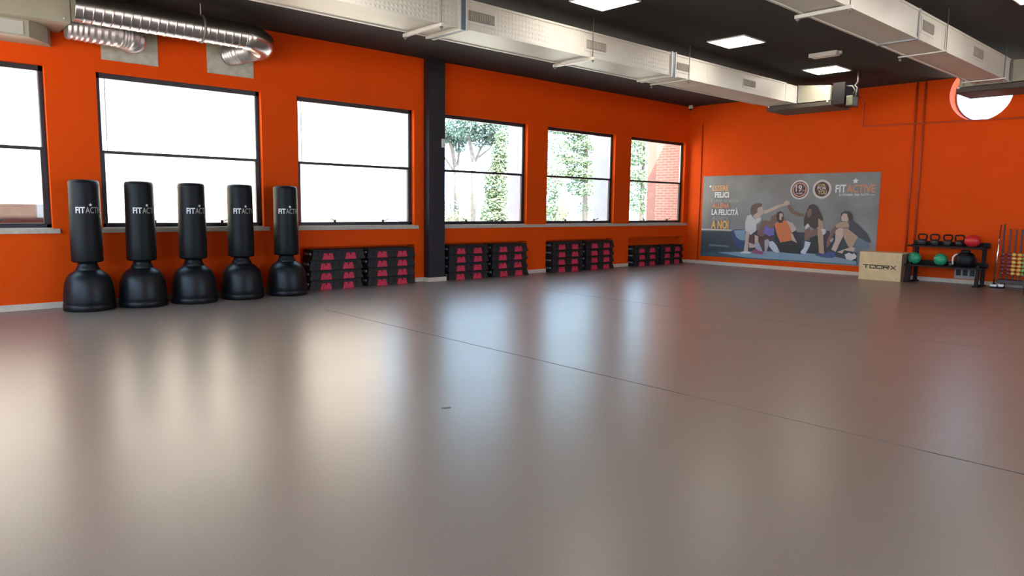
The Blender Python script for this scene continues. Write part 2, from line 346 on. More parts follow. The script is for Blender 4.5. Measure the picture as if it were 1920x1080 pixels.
for q0, q1, mm in ((3.26, 9.3, m_seam), (1.45, 3.26, m_seam2), (-.5, 1.45, m_seam)): obj('floor_seam', BX(((4.895, q0, 0), (4.906, q1, .0012))), mm, fl)
obj('floor_seam', BX(((9.22, Y0, 0), (9.228, 11.2, .0012))), m_seam2, fl)
obj('scuff_mark', sweep(bmesh.new(), [(3.14, 4.20, 0), (3.16, 4.18, .0005), (3.20, 4.165, 0)], .004, 6), m_seam, fl)
struct('ceiling', BX(((X0-.3, Y0-.3, H), (XB, YW+.16, H+.2))), m_ceil)
# column
co = struct('column', BX(((8.36, 11.60, 0), (8.75, YW, H))), m_col)
obj('column_skirting', BX(((8.33, 11.575, 0), (8.78, YW+.0, .085))), m_base, co)
# skirting along the walls, broken at the niches
segs = [(X0, WX[2]), (WR[2], 8.33), (WR[3], WX[4]), (WR[4], WX[5]), (WR[5], XB)]
bm = bmesh.new()
for a, b in segs: box(bm, (a, YW-.018, 0), (b, YW, .085))
struct('baseboard_left', bm, m_base)
struct('baseboard_back', BX(((XB-.018, Y0, 0), (XB, YW-.018, .085))), m_base)

def window(i, xa, xb, n):
    w = sempty('window_%d' % n, (xa, YW, Z0)); L = xb-xa; HH = Z1-Z0; d0, d1 = .09, .15; f = .055; tz = 2.23-Z0
    obj('window_frame', BX(((0, d0, .0), (L, d1, .06)), ((0, d0, HH-.07), (L, d1, HH)), ((0, d0, 0), (f, d1, HH)), ((L-f, d0, 0), (L, d1, HH))), m_frame, w)
    obj('transom', BX(((f, d0-.01, tz-.025), (L-f, d1, tz+.02))), m_frame, w)
    obj('sash_strip', BX(((f, d0+.02, tz+.02), (f+.012, d1-.01, HH-.07)), ((L-f-.016, d0+.02, tz+.02), (L-f, d1-.01, HH-.07)), ((f+.07, d0+.035, tz+.02), (f+.085, d1-.01, HH-.07))), m_alu, w)
    obj('lower_sash', BX(((f, d0-.01, .055), (L-f, d1-.015, .075)), ((L-f-.03, d0, .06), (L-f, d1-.01, tz-.02)), ((f, d0, .06), (f+.03, d1-.01, tz-.02))), m_frame, w)
    obj('glass', BX(((f, .118, .06), (L-f, .122, HH-.07))), m_glass, w)
    for s in (.30, .72):
        bm = BX(((L*s-.02, d0-.03, .06), (L*s+.02, d0, .115)))
        sweep(bm, [(L*s, d0-.035, .09), (L*s+(.13 if s > .5 else -.10), d0-.045, .135+.0)], .009, 8)
        obj('window_handle', bm, m_frame, w)
    a = -.0 if n not in (4,) else -.0
    sl, sr = (-.03, L+.08)
    if n == 4: sl, sr = -.0, WX[4]-WX[3]-.0
    if n == 5: sl, sr = 0, WX[5]-WX[4]
    if n == 6: sl, sr = 0, XB-WX[5]
    obj('window_sill', BX(((sl, -.035, -.065), (sr, 0, .0)), ((0, -.0, -.02), (L, .09, .012))), m_sill, w)
for i in range(6): window(i, WX[i], WR[i], i+1)
# round window
w = sempty('window_7', (XB, CY, CZ))
def ring(bm, r0, r1, x0, x1, n=64):
    P = []
    for r, x in ((r0, x0), (r1, x0), (r1, x1), (r0, x1)): P.append([bm.verts.new((x, r*math.cos(2*PI*k/n), r*math.sin(2*PI*k/n))) for k in range(n)])
    for j in range(4):
        a, b = P[j], P[(j+1) % 4]
        for k in range(n): bm.faces.new((a[k], a[(k+1) % n], b[(k+1) % n], b[k])).smooth = True
    bmesh.ops.recalc_face_normals(bm, faces=bm.faces[:]); return bm
obj('window_frame', ring(bmesh.new(), CR-.03, CR+.0, .38, .43), m_grey, w)
bm = bmesh.new(); prism(bm, [((CR-.03)*math.cos(2*PI*k/64), (CR-.03)*math.sin(2*PI*k/64)) for k in range(64)], .403, .407, 'x')
obj('glass', bm, m_glass, w)

# ------------------------------------------------------------------ ceiling lights (lamps of the room)
def ceiling_light(x, y, label):
    t = thing('ceiling_light', label, 'ceiling light', (x, y, H), group='square ceiling lights')
    s = .33
    obj('frame', BX(((-s-.02, -s-.02, -.02), (s+.02, -s, 0)), ((-s-.02, s, -.02), (s+.02, s+.02, 0)), ((-s-.02, -s, -.02), (-s, s, 0)), ((s, -s, -.02), (s+.02, s, 0))), m_white, t)
    obj('diffuser', BX(((-s, -s, -.014), (s, s, -.002))), m_light, t)
names = {14.71: 'square white ceiling light farthest away, beside the small emergency lamp', 11.24: 'square white ceiling light in the middle of the row between the two ducts',
         7.82: 'square white ceiling light cut by the top edge of the photo above the long duct'}
for x in (14.71, 11.24, 7.82): ceiling_light(x, 6.73, names[x])
ceiling_light(11.6, 2.50, 'square ceiling light glimpsed beyond the right-hand duct in the upper right corner')
for x, y in ((3.9, 6.73), (.5, 6.73), (8.2, 2.5), (4.8, 2.5), (1.4, 2.5), (8.2, -1.8), (4.8, -1.8), (1.4, -1.8)):
    ceiling_light(x, y, 'square white ceiling light in the rows above and behind the camera')
t = thing('emergency_light', 'slim white emergency lamp on the black ceiling between two square lights', 'emergency light', (13.14, 6.06, H))
obj('housing', bevel(BX(((-.11, -.26, -.05), (.11, .26, 0))), .012), m_white, t)
obj('lens', bevel(BX(((-.085, -.235, -.075), (.085, .235, -.045))), .012), m_trap, t)
for q in (-1, 1): obj('end_knob', BX(((-.02, q*.28-.02, -.05), (.02, q*.28+.02, -.01))), m_white, t)

# ------------------------------------------------------------------ ducts
def grille(t, x0, x1, z0, z1, name='grille'):
    g = obj(name, BX(((x0, -.012, z0), (x1, -.001, z1))), m_grille, t)
    bm = bmesh.new(); n = 14
    for k in range(n+1): x = x0+.008+(x1-x0-.016)*k/n; box(bm, (x-.005, -.02, z0+.012), (x+.005, -.012, z1-.012))
    obj('grille_slat', bm, m_gslat, g)
    f = BX(((x0-.035, -.008, z0-.035), (x1+.035, 0, z0)), ((x0-.035, -.008, z1), (x1+.035, 0, z1+.035)), ((x0-.035, -.008, z0), (x0, 0, z1)), ((x1, -.008, z0), (x1+.035, 0, z1)))
    obj('grille_frame', f, m_duct, g)
ZB, ZT = 3.79, 4.15
t = thing('air_duct', 'long white rectangular air duct running above the windows on the left', 'air duct', (0, 7.5, 0))
W1 = .68
for k, (a, b, m) in enumerate(((X0+.01, 5.89, m_dimp), (5.97, 10.49, m_dimp), (10.57, 14.55, m_duct), (14.55, 15.05, m_duct))):
    bm = BX(((a, 0, ZB), (b, W1, ZT)))
    obj('duct_section', bm, m, t)
    if k < 3:
        for q in (((a, -.012, ZB-.012), (b, .03, ZB+.012)), ((a, -.012, ZT-.02), (b, .02, ZT+.01)), ((a, W1-.03, ZB-.012), (b, W1+.012, ZB+.012))): obj('corner_lip', BX(q), m_duct, t)
for a, b in ((5.89, 5.97), (10.49, 10.57)):
    obj('flange', BX(((a, -.02, ZB-.03), (b, W1+.02, ZT+.02))), m_blue, t)
    obj('flange_rim', BX(((a-.03, -.03, ZB-.035), (a, W1+.03, ZT+.03)), ((b, -.03, ZB-.035), (b+.03, W1+.03, ZT+.03))), m_duct, t)
for a in (5.56, 11.6, 14.55): obj('seam', BX(((a-.006, -.006, ZB-.006), (a+.006, W1+.006, ZT+.006))), m_trap, t)
for a, b in ((6.03, 6.47), (8.31, 8.76), (10.62, 11.02), (12.85, 13.29)): grille(t, a, b, 3.90, 4.03)
t = thing('air_duct', 'white rectangular air duct crossing the upper right corner', 'air duct', (0, 3.63, 0)); W2 = .50
for a, b in ((X0+.01, 10.5), (10.56, 14.59), (14.62, 14.93)):
    obj('duct_section', BX(((a, 0, ZB), (b, W2, ZT))), m_duct, t)
    for q in (((a, -.012, ZB-.012), (b, .025, ZB+.012)), ((a, -.012, ZT-.02), (b, .02, ZT+.01)), ((a, W2-.02, ZB-.012), (b, W2+.012, ZB+.012))): obj('corner_lip', BX(q), m_duct, t)
obj('flange', BX(((10.5, -.015, ZB-.02), (10.56, W2+.015, ZT+.02))), m_grey, t)
obj('flange', BX(((14.59, -.01, ZB-.015), (14.62, W2+.01, ZT+.015))), m_grey, t)
obj('seam', BX(((11.575, -.006, ZB-.006), (11.587, W2+.006, ZT+.006))), m_rod, t)
for a, b in ((10.66, 11.08), (12.88, 13.35)): grille(t, a, b, 3.915, 4.055)
def hanger(x, y0, y1, label):
    t = thing('duct_hanger', label, 'duct hanger', (x, 0, 0), group='duct hanger bars')
    q = .022 if x in (5.56, 8.41, 8.3) else .010
    obj('bar', bevel(BX(((-q, y0, 3.777-q*1.9), (q, y1, 3.777))), .003, 1), m_trap, t)
    for y in (y0+.03, y1-.03):
        bm = sweep(bmesh.new(), [(0, y, 3.70), (0, y, H)], .007, 8); box(bm, (-.015, y-.015, 3.715), (.015, y+.015, 3.735))
        obj('threaded_rod', bm, m_rod, t)
hanger(5.56, 7.42, 8.28, 'white hanger bar under the long duct, just left of its blue flange')
hanger(8.41, 7.42, 8.28, 'white hanger bar under the long duct with a rod passing in front of a grille')
hanger(10.95, 7.42, 8.28, 'duct hanger bar of the long duct just right of its second dark flange')
hanger(8.3, 3.55, 4.21, 'double white hanger bar under the right-hand duct nearest the camera')
hanger(11.5, 3.55, 4.21, 'duct hanger bar under the right-hand duct, next to the thin vertical seam')
hanger(14.45, 3.55, 4.21, 'duct hanger bar at the far end of the right-hand duct')
# fan coil units at the duct ends
def fan_coil(y0, y1, yd0, yd1, label, tray, knobs):
    t = thing('fan_coil_unit', label, 'air conditioning unit', (15.1, 0, 0))
    x1 = .9
    bm = bmesh.new()
    if y0 < yd0: prism(bm, [(yd0, 3.80), (yd0, 4.17), (y0+.02, 4.10), (y0+.02, 3.80)], 0, x1, 'x')
    if y1 > yd1: box(bm, (.05, yd1, 3.80), (x1, y1-.03, 4.12))
    box(bm, (.04, yd0, 3.80), (x1, yd1, 4.15))
    obj('casing', bm, m_cream, t)
    obj('collar', BX(((-.03, yd0-.016, 3.80), (.04, yd0-.004, 4.17))), m_grey, t)
    a, b = tray
    bm = prism(bmesh.new(), [(0, 3.78), (x1+.02, 3.78), (x1+.02, 3.71), (x1-.04, 3.68), (.03, 3.68), (0, 3.70)], a, b, 'y')
    obj('drip_tray', bm, m_tray, t)
    for q in knobs: obj('tray_bracket', BX(((-.03, q-.015, 3.76), (.0, q+.015, 3.80))), m_trap, t)
    return t
m_tray = mat('brown_grey_tray', (.06, .045, .034), .6, noise=.15)
t = fan_coil(6.79, 8.19, 7.5, 8.18, 'fan coil unit with a brown drip tray at the end of the long left duct', (6.78, 8.20), (6.85, 8.15))
obj('valve_box', BX(((.02, 6.52, 3.70), (.7, 6.77, 4.14))), m_rack, t)
obj('valve_body', bevel(BX(((.05, 6.36, 3.66), (.3, 6.50, 3.86))), .02), mat('olive_valve', (.10, .10, .06), .5, noise=.2), t)
obj('copper_pipe', sweep(bmesh.new(), [(.1, 6.33, 3.84), (.1, 6.30, 4.0), (.12, 6.36, 4.06), (.1, 6.30, 4.12), (.1, 6.30, H)], .018, 8), m_rod, t)
obj('copper_pipe', sweep(bmesh.new(), [(.1, 6.52, 4.06), (.1, 6.40, 4.05), (.1, 6.34, 3.96), (.14, 6.40, 3.90)], .018, 8), m_rod, t)
fan_coil(2.4, 4.48, 3.63, 4.13, 'fan coil unit with a dark tray hanging in front of the round window', (2.4, 4.48), (4.44,))

# upper left: cream plenum, spiral duct, flexible duct
t = thing('plenum_box', 'cream sheet metal plenum box in the upper left corner', 'duct box', (0, 0, 0))
obj('upper_box', bevel(BX(((-.6, 11.02, 3.81), (2.235, YW-.005, 4.30))), .006, 1), m_cream, t)
obj('lower_box', prism(bmesh.new(), [(-.6, 11.24), (1.80, 11.24), (2.06, 11.55), (2.13, YW-.005), (-.6, YW-.005)], 3.60, 3.81), m_cream, t)
obj('painted_lit_face', bevel(BX(((.7, 11.228, 3.62), (1.74, 11.24, 3.785))), .004, 1), m_duct, t)  # whiter sheet standing for light on the plenum's front face
for px in (2.16, 1.2): obj('screw', lathe(bmesh.new(), [(.014, 0), (.012, .006), (0, .008)], 10, (0, 0, 0)), m_alu, t).matrix_local = Matrix.Translation((px, 11.02, 3.86)) @ Matrix.Rotation(PI/2, 4, 'X')
t = thing('spiral_duct', 'shiny round spiral duct bending into the orange wall above the second window', 'air duct', (0, 0, 0))
R0 = .182; P = []; RD = []
x = 2.235
while x < 4.42:
    for dx, dr in ((0, 0), (.006, 0), (.080, 0), (.086, 0), (.090, .006), (.104, .006)): P.append((x+dx, 10.9, 3.995)); RD.append(R0+dr)
    x += .112
obj('spiral_pipe', sweep(bmesh.new(), P, RD, 40, True), m_spiral, t)
bm = sweep(bmesh.new(), [(3.83, 10.9, 3.995), (3.86, 10.9, 3.995)], R0+.014, 40)
obj('pipe_band', bm, m_rod, t)
obj('hanging_rod', sweep(bmesh.new(), [(3.845, 10.9, 4.18), (3.845, 10.9, H)], .008, 8), m_trap, t)
xe = P[-1][0]
el = [(xe-.02, 10.9, 3.995), (xe+.10, 10.905, 3.99), (xe+.22, 10.95, 3.975), (xe+.32, 11.03, 3.96), (xe+.36, 11.14, 3.94), (xe+.34, 11.26, 3.92)]
obj('elbow', sweep(bmesh.new(), el, [R0+.006]*6, 40), m_spiral, t)
a = Vector(el[-1]); b = Vector((4.60, YW-.012, 3.86)); P = []; RD = []
mid = [a, Vector((xe+.27, 11.38, 3.90)), Vector((4.66, 11.52, 3.88)), b]
n = 26
for k in range(n):
    u = k/(n-1)*3; j = min(int(u), 2); w = u-j
    P.append(mid[j].lerp(mid[j+1], w)); RD.append(.160+(.012 if k % 2 else 0))
bm = sweep(bmesh.new(), P, RD, 56)
for f in bm.faces: f.smooth = False
obj('flexible_sleeve', bm, m_flex, t)
obj('wall_plate', BX(((4.22, YW-.012, 3.54), (4.96, YW, 4.24))), m_galv, t)
t = thing('flexible_duct', 'dull ribbed flexible duct tucked behind the spiral duct, ending at a steel wall plate', 'air duct', (0, 0, 0))
ctrl = [(2.24, 11.36, 3.835), (2.5, 11.36, 3.83), (2.85, 11.37, 3.825), (3.02, 11.42, 3.82), (3.11, 11.53, 3.82), (3.12, YW-.012, 3.83)]
P = []; RD = []; n = 42
for k in range(n):
    u = k/(n-1)*5; j = min(int(u), 4); w = u-j
    P.append(Vector(ctrl[j]).lerp(Vector(ctrl[j+1]), w)); RD.append(.160+(.013 if k % 2 else 0))
bm = sweep(bmesh.new(), P, RD, 56)
for f in bm.faces: f.smooth = False
obj('ribbed_hose', bm, m_flex, t)
obj('wall_plate', BX(((2.74, YW-.012, 3.53), (3.50, YW, 4.18))), m_galv, t)

# ------------------------------------------------------------------ punch bags
def logo_on_bag(bm, phi0, z, r, w, h):
    def fn(off, ww, hh, z0):
        return lambda a, b: ((r+.0035)*math.cos(phi0+(off+a*ww)/r), (r+.0035)*math.sin(phi0+(off+a*ww)/r), z0+b*hh)
    addmap(bm, text2d('FIT', .025), fn(0, w*.31, h, z), 0)
    addmap(bm, text2d('ACTIVE', 0.0), fn(w*.325, w*.675, h, z), 1)
    addmap(bm, STAR, fn(w*.49-.025, .05, .052, z+h+.004), 0)
bags = [(2.347, 11.36, -34, 'first'), (3.035, 11.32, -26, ''), (3.749, 11.29, -21, ''), (4.505, 11.34, -30, ''), (5.272, 11.36, -34, '')]
blab = ['leftmost black punch bag, standing left of the second window on a domed base',
        'second black punch bag from the left, standing before the left part of the second window',
        'third and middle black punch bag, before the centre of the second window',
        'fourth black punch bag from the left, before the right edge of the second window',
        'rightmost black punch bag, next to the stacked step platforms']
for (x, y, a, _), lb in zip(bags, blab):
    t = thing('punch_bag', lb, 'punch bag', (x, y, 0), group='freestanding punch bags along the wall')
    prof = [(0, 0), (.315, 0), (.325, .012), (.327, .07), (.322, .082), (.314, .088), (.318, .098), (.320, .15), (.312, .25), (.298, .36), (.275, .44), (.235, .50), (.185, .535), (.15, .56)]
    obj('base', lathe(bmesh.new(), prof, 56), m_bagb, t)
    obj('neck', lathe(bmesh.new(), [(.152, .555), (.150, .575), (.135, .60), (.120, .635), (.118, .672), (0, .672)], 40), m_bagb, t)
    obj('padded_cylinder', lathe(bmesh.new(), [(0, .665), (.17, .665), (.192, .675), (.198, .695), (.198, .9), (.193, 1.3), (.190, 1.74), (.186, 1.775), (.17, 1.795), (.10, 1.803), (0, 1.803)], 56), m_bag, t)
    obj('base_groove', lathe(bmesh.new(), [(.316, .088), (.3215, .091), (.3215, .096), (.317, .099)], 56), m_rack, t)
    cam_dir = math.atan2(-y, -x)
    bm = bmesh.new(); logo_on_bag(bm, cam_dir+math.radians(a), 1.345, .1925, .375, .085)
    obj('lettering', bm, None, t, mats=[m_print, m_print2])

# ------------------------------------------------------------------ aerobic steps, stacked in the niches
SL, SWD, SP = 1.07, .37, .177
def frustum(bm, a, b, ta, tb, z0, z1):
    vs = [bm.verts.new(p) for p in ((a[0],a[1],z0),(b[0],a[1],z0),(b[0],b[1],z0),(a[0],b[1],z0),(ta[0],ta[1],z1),(tb[0],ta[1],z1),(tb[0],tb[1],z1),(ta[0],tb[1],z1))]
    for f in ((0,3,2,1),(4,5,6,7),(0,1,5,4),(1,2,6,5),(2,3,7,6),(3,0,4,7)): bm.faces.new([vs[i] for i in f])
    return bm
def make_step():
    t = thing('step_platform', '', 'step platform')
    h = SL/2
    bm = bmesh.new(); frustum(bm, (-h, 0), (h, SWD), (-h+.045, .03), (h-.045, SWD-.03), 0, .150)
    for sx in (-1, 1):       # ribs moulded into the long side
        for cx in (.06, .40): box(bm, (sx*cx-.006, .008, .01), (sx*cx+.006, .03, .13))
    obj('body', bm, m_step, t)
    obj('top_deck', bevel(BX(((-h+.03, .012, .150), (h-.03, SWD-.012, SP-.001))), .006, 1), m_step, t)
    for cx in (-.225, .225):
        for s in (0, 1):
            bm = bmesh.new(); y0 = -.012 if s == 0 else SWD-.05; y1 = y0+.062
            a, b, z1 = .115, .085, .112
            pts = [(cx-a, 0), (cx+a, 0), (cx+b, z1), (cx+.012, z1), (cx+.010, z1-.035), (cx-.010, z1-.035), (cx-.012, z1), (cx-b, z1)]
            obj('foot', prism(bm, pts, y0, y1, 'y'), m_pink, t)
    for sx in (-1, 1): obj('end_bar', BX(((sx*(h-.015)-.012, .08, .085), (sx*(h-.015)+.012, SWD-.08, .12))), m_greybar, t)  # small grey bar at each end of the step
    return t
step0 = make_step(); used = False
stacks = [(WX[2]+.09, 4, 'left stack beside the rightmost punch bag'), (WX[2]+1.26, 4, 'stack just left of the black column'),
          (WX[3]+.08, 4, 'stack just right of the black column'), (WX[3]+1.25, 4, 'second stack right of the black column'),
          (WX[4]+.06, 4, 'left stack under the fifth window'), (WX[4]+1.22, 4, 'right stack under the fifth window'),
          (WX[5]+.06, 3, 'left low stack under the last window'), (WX[5]+1.2, 3, 'low stack nearest the room corner')]
for x, n, lb in stacks:
    for k in range(n):
        lv = {0: 'bottom black-and-pink step of the ', 1: 'second black-and-pink step up in the ', 2: 'third black-and-pink step up in the '}.get(k, '')
        if k == n-1: lv = 'top black-and-pink step of the '
        dx = random.uniform(-.008, .008)
        if x == WX[2]+.09 and k == 3: dx = .05
        if x == WX[3]+1.25 and k == 0: dx = .02
        loc = (x+SL/2+dx, 11.60+random.uniform(-.006, .006), k*SP)
        if not used: step0.location = loc; step0['label'] = lv+lb; step0['group'] = 'stacked step platforms in the wall niches'; used = True
        else: dup(step0, loc, 0, lv+lb, 'stacked step platforms in the wall niches')

# ------------------------------------------------------------------ poster on the back wall
t = thing('wall_poster', 'large grey printed gym poster with five sitting people and Italian slogan on the orange wall', 'poster', (XB, 11.25, .22))
m_sheet = mat('poster_grey_print', (.19, .175, .16), .5, noise=.12, scale=1.1, col2=(.26, .255, .245))
def PP(e): return lambda s, z: (-e, -s, z)
obj('sheet', BX(((-.008, -4.68, 0), (0, 0, 2.20))), m_sheet, t)
def pm(n, c): return mat('print_'+n, c, .55, noise=.05, scale=10)
COL = dict(lower=(.045, .055, .06), floorband=(.06, .09, .11), mat=(.22, .31, .38), shelf=(.62, .52, .44), bench=(.13, .18, .21), ballb=(.035, .06, .14), ballg=(.20, .28, .36),
 skin=(.52, .37, .29), skin2=(.42, .27, .18), dskin=(.20, .105, .075), brown=(.14, .085, .055), dbrown=(.06, .038, .03), white=(.56, .53, .50), white2=(.50, .54, .60), whiteb=(.62, .58, .56),
 maroon=(.12, .04, .05), purple=(.17, .13, .42), dleg=(.10, .045, .055), shoe=(.36, .34, .38), pink=(.30, .08, .16), black=(.025, .025, .022), sleeve=(.03, .03, .04), oran=(.62, .17, .055),
 purpled=(.05, .03, .075), shorts=(.13, .17, .20), shirt=(.06, .06, .065), blue=(.06, .085, .22))
keys = list(COL); MT = [pm(k, COL[k]) for k in keys]
bm = bmesh.new(); e = .0085
for c, pts in FIG:
    e += .00035
    pts = [(min(max(s, 0.0), 4.679), min(max(z, 0.0), 2.199)) for s, z in pts]
    vs = [bm.verts.new((-e, -s, z)) for s, z in pts]
    ed = [bm.edges.new((vs[i], vs[(i+1) % len(vs)])) for i in range(len(vs))]
    r = bmesh.ops.triangle_fill(bm, use_beauty=True, edges=ed, normal=(-1, 0, 0))
    for g in r['geom']:
        if isinstance(g, bmesh.types.BMFace): g.material_index = keys.index(c)
obj('printed_people', bm, None, t, mats=MT)
E0 = .030
def words(bm, s, r, bold, mi, e=E0):
    x0, y0, x1, y1 = r; addmap(bm, text2d(s, bold), lambda a, b: (-e, -(x0+a*(x1-x0)), y0+b*(y1-y0)), mi)
m_or1 = mat('print_pale_orange', (.70, .36, .16), .5, noise=.04); m_or2 = mat('print_orange', (.66, .24, .10), .5, noise=.04)
m_yo = mat('print_yellow_orange', (.78, .42, .10), .5, noise=.04); m_wh = mat('print_white', (.74, .72, .69), .5, noise=.03); m_lg = mat('print_light_grey', (.40, .37, .35), .5, noise=.03)
bm = bmesh.new()
e1 = .0215
for s, r, b, mi in (('ESSERE', (.296, 1.797, .811, 1.945), .03, 0), ('FELICI', (.389, 1.612, .82, 1.768), .04, 3), ('\u00c8 UNA SCELTA', (.278, 1.490, 1.105, 1.588), 0, 4), ('ALLENA', (.319, 1.331, .852, 1.470), .03, 1),
                    ('LA FELICIT\u00c0', (.312, 1.141, 1.13, 1.335), .035, 3), ('ASSIEME', (.335, 1.012, .838, 1.112), 0, 4), ('A NOI', (.314, .765, .844, 1.000), .03, 2), ('\u201c', (.207, 1.89, .271, 1.955), .05, 3)):
    words(bm, s, r, b, mi, e1+.0)
obj('slogan', bm, None, t, mats=[m_or1, m_or2, m_yo, m_wh, m_lg])
def disc(bm, cx, cz, r, mi, e, r2=None, n=40):
    c = [bm.verts.new((-e, -(cx+r*math.cos(2*PI*k/n)), cz+r*math.sin(2*PI*k/n))) for k in range(n)]
    bm.faces.new(c).material_index = mi
m_bd = mat('badge_maroon', (.07, .03, .03), .5, noise=.05); m_bo = mat('badge_orange', (.62, .30, .20), .5, noise=.05); m_bw = mat('badge_cream', (.62, .52, .48), .5, noise=.03); m_by = mat('badge_yellow', (.56, .42, .17), .5, noise=.05)
bm = bmesh.new(); cx, cz = 2.774, 1.806
for r, mi in ((.240, 2), (.200, 0), (.178, 1), (.150, 0)): disc(bm, cx, cz, r, mi, .012+(.24-r)*.03)
words(bm, '19', (cx-.10, cz-.05, cx+.06, cz+.12), .03, 2, .018); words(bm, ',90', (cx+.06, cz-.05, cx+.13, cz), .02, 1, .018); words(bm, 'AL MESE', (cx-.08, cz-.11, cx+.08, cz-.07), .02, 2, .018)
obj('price_badge', bm, None, t, mats=[m_bd, m_bo, m_bw])
bm = bmesh.new(); cx, cz = 3.334, 1.814
for r, mi in ((.230, 2), (.178, 0)): disc(bm, cx, cz, r, mi, .012+(.24-r)*.03)
words(bm, 'GYM', (cx-.11, cz+.07, cx+.07, cz+.13), .02, 1, .018); words(bm, 'FOR', (cx-.11, cz-.01, cx+.11, cz+.065), .03, 2, .018); words(bm, 'YOU', (cx-.09, cz-.13, cx+.12, cz-.02), .03, 1, .018)
obj('round_badge', bm, None, t, mats=[m_bd, m_by, m_bw])
bm = bmesh.new()
words(bm, 'FIT', (3.662, 1.728, 3.915, 1.915), .02, 0, .012); words(bm, 'ACTIVE', (3.933, 1.728, 4.575, 1.910), .01, 1, .012)
words(bm, 'IL FITNESS  PER TUTTI', (3.76, 1.652, 4.44, 1.698), .01, 0, .012)
addmap(bm, STAR, lambda a, b: (-.012, -(4.045+a*.15), 1.925+b*.15), 0); addmap(bm, ([(0, 0), (1, 0), (1, 1), (0, 1)], [(0, 1, 2, 3)]), lambda a, b: (-.012, -(4.47+a*.11), 1.668+b*.008), 0)
obj('gym_logo', bm, None, t, mats=[m_wh, m_or2])

# ------------------------------------------------------------------ wall details
P = lambda pts, r=.012: sweep(bmesh.new(), pts, r, 8)
tag(obj('conduit_pipe', P([(XB-.02, 5.93, H), (XB-.02, 5.93, 4.4*.0+.62), ], .024), m_pipe), 'left one of two orange painted vertical pipes behind the wooden box', 'pipe', 'orange painted vertical pipes')
tag(obj('conduit_pipe', P([(XB-.02, 5.76, H), (XB-.02, 5.76, .62)], .024), m_pipe), 'right one of two orange painted vertical pipes, nearest the kettlebell rack', 'pipe', 'orange painted vertical pipes')
tag(obj('drain_pipe', P([(16.0, 6.62, 4.02), (XB-.07, 7.02, 4.0), (XB-.07, 7.03, 3.46), (XB-.07, 3.2, 3.40)], .018), m_pipe), 'thin orange drain pipe running from the fan coil unit along the back wall', 'pipe')
tag(obj('corner_conduit', P([(XB-.016, 11.34, 3.85), (XB-.016, 11.34, .09)], .012), m_pipe), 'thin orange vertical conduit between the room corner and the poster', 'pipe')
t = thing('wall_sensor', 'small white sensor mounted on the black column', 'sensor', (8.69, 11.60, 2.66))
obj('housing', bevel(BX(((-.035, -.045, 0), (.035, 0, .17))), .014, 3), m_white, t); obj('lens', BX(((-.022, -.049, .02), (.022, -.044, .06))), m_alu, t)
t = thing('security_camera', 'tiny white security camera in the ceiling corner of the room', 'camera', (17.2, 11.60, 4.33))
obj('mount', lathe(bmesh.new(), [(.05, -.03), (.055, .02)], 20), m_white, t)
obj('dome', lathe(bmesh.new(), [(0, -.11), (.03, -.10), (.048, -.07), (.05, -.03)], 20), m_blk, t)
obj('collar', lathe(bmesh.new(), [(.052, -.07), (.062, -.06), (.062, -.02), (.05, -.01)], 20), m_white, t)

# ------------------------------------------------------------------ wooden box
t = thing('plyo_box', 'pale plywood jump box with black lettering, left of the kettlebell rack', 'jump box', (16.57, 5.70, 0))
obj('side_panel', bevel(BX(((0, 0, 0), (.018, .88, .62))), .002, 1), m_wood, t)
obj('side_panel', BX(((.562, 0, 0), (.58, .88, .62))), m_wood, t)
obj('top_panel', BX(((.018, 0, .602), (.562, .88, .62))), m_wood, t)
obj('end_panel', BX(((.018, 0, 0), (.562, .018, .602))), m_woodshade_mark, t)  # shaded side of the box, darkened by its colour
obj('end_panel', BX(((.018, .862, 0), (.562, .88, .602))), m_woodshade_mark, t)
bm = bmesh.new()
def wb(s, a0, b0, a1, b1, bold=.02): addmap(bm, text2d(s, bold), lambda a, b: (-.002, .88-(a0+a*(a1-a0)), b0+b*(b1-b0)))
def bar(a0, b0, a1, b1): box(bm, (-.002, .88-a1, b0), (.0, .88-a0, b1))
lx, lz, lw, lh, th = .085, .255, .132, .085, .02     # blocky extended capitals
bar(lx, lz+lh-th, lx+lw, lz+lh); bar(lx+lw/2-.012, lz, lx+lw/2+.012, lz+lh)
for k in (1, 2):
    a = lx+k*.142; bar(a, lz, a+lw, lz+th); bar(a, lz+lh-th, a+lw, lz+lh); bar(a, lz, a+.02, lz+lh); bar(a+lw-.02, lz, a+lw, lz+lh)
a = lx+3*.142; bar(a, lz, a+.022, lz+lh); bar(a, lz+lh-th, a+lw, lz+lh); bar(a+lw-.02, lz+.04, a+lw, lz+lh); bar(a, lz+.032, a+lw, lz+.032+th)
addmap(bm, ([(.40, .4), (.66, .4), (1, 0), (.78, 0)], [(0, 1, 2, 3)]), lambda u, v: (-.002, .88-(a+u*lw), lz+v*.085))
a = lx+4*.142
for p in ([(0, 0), (.22, 0), (1, 1), (.78, 1)], [(.78, 0), (1, 0), (.22, 1), (0, 1)]): addmap(bm, (p, [(0, 1, 2, 3)]), lambda u, v, a=a: (-.0021, .88-(a+u*lw), lz+v*lh))
obj('lettering', bm, m_blk, t)
bm = bmesh.new()
for zz in (.535, .06): box(bm, (-.002, .07, zz), (.0, .115, zz+.004)); box(bm, (-.002, .085, zz-.03), (0, .09, zz))
obj('printed_mark', bm, m_woodshade_mark, t)

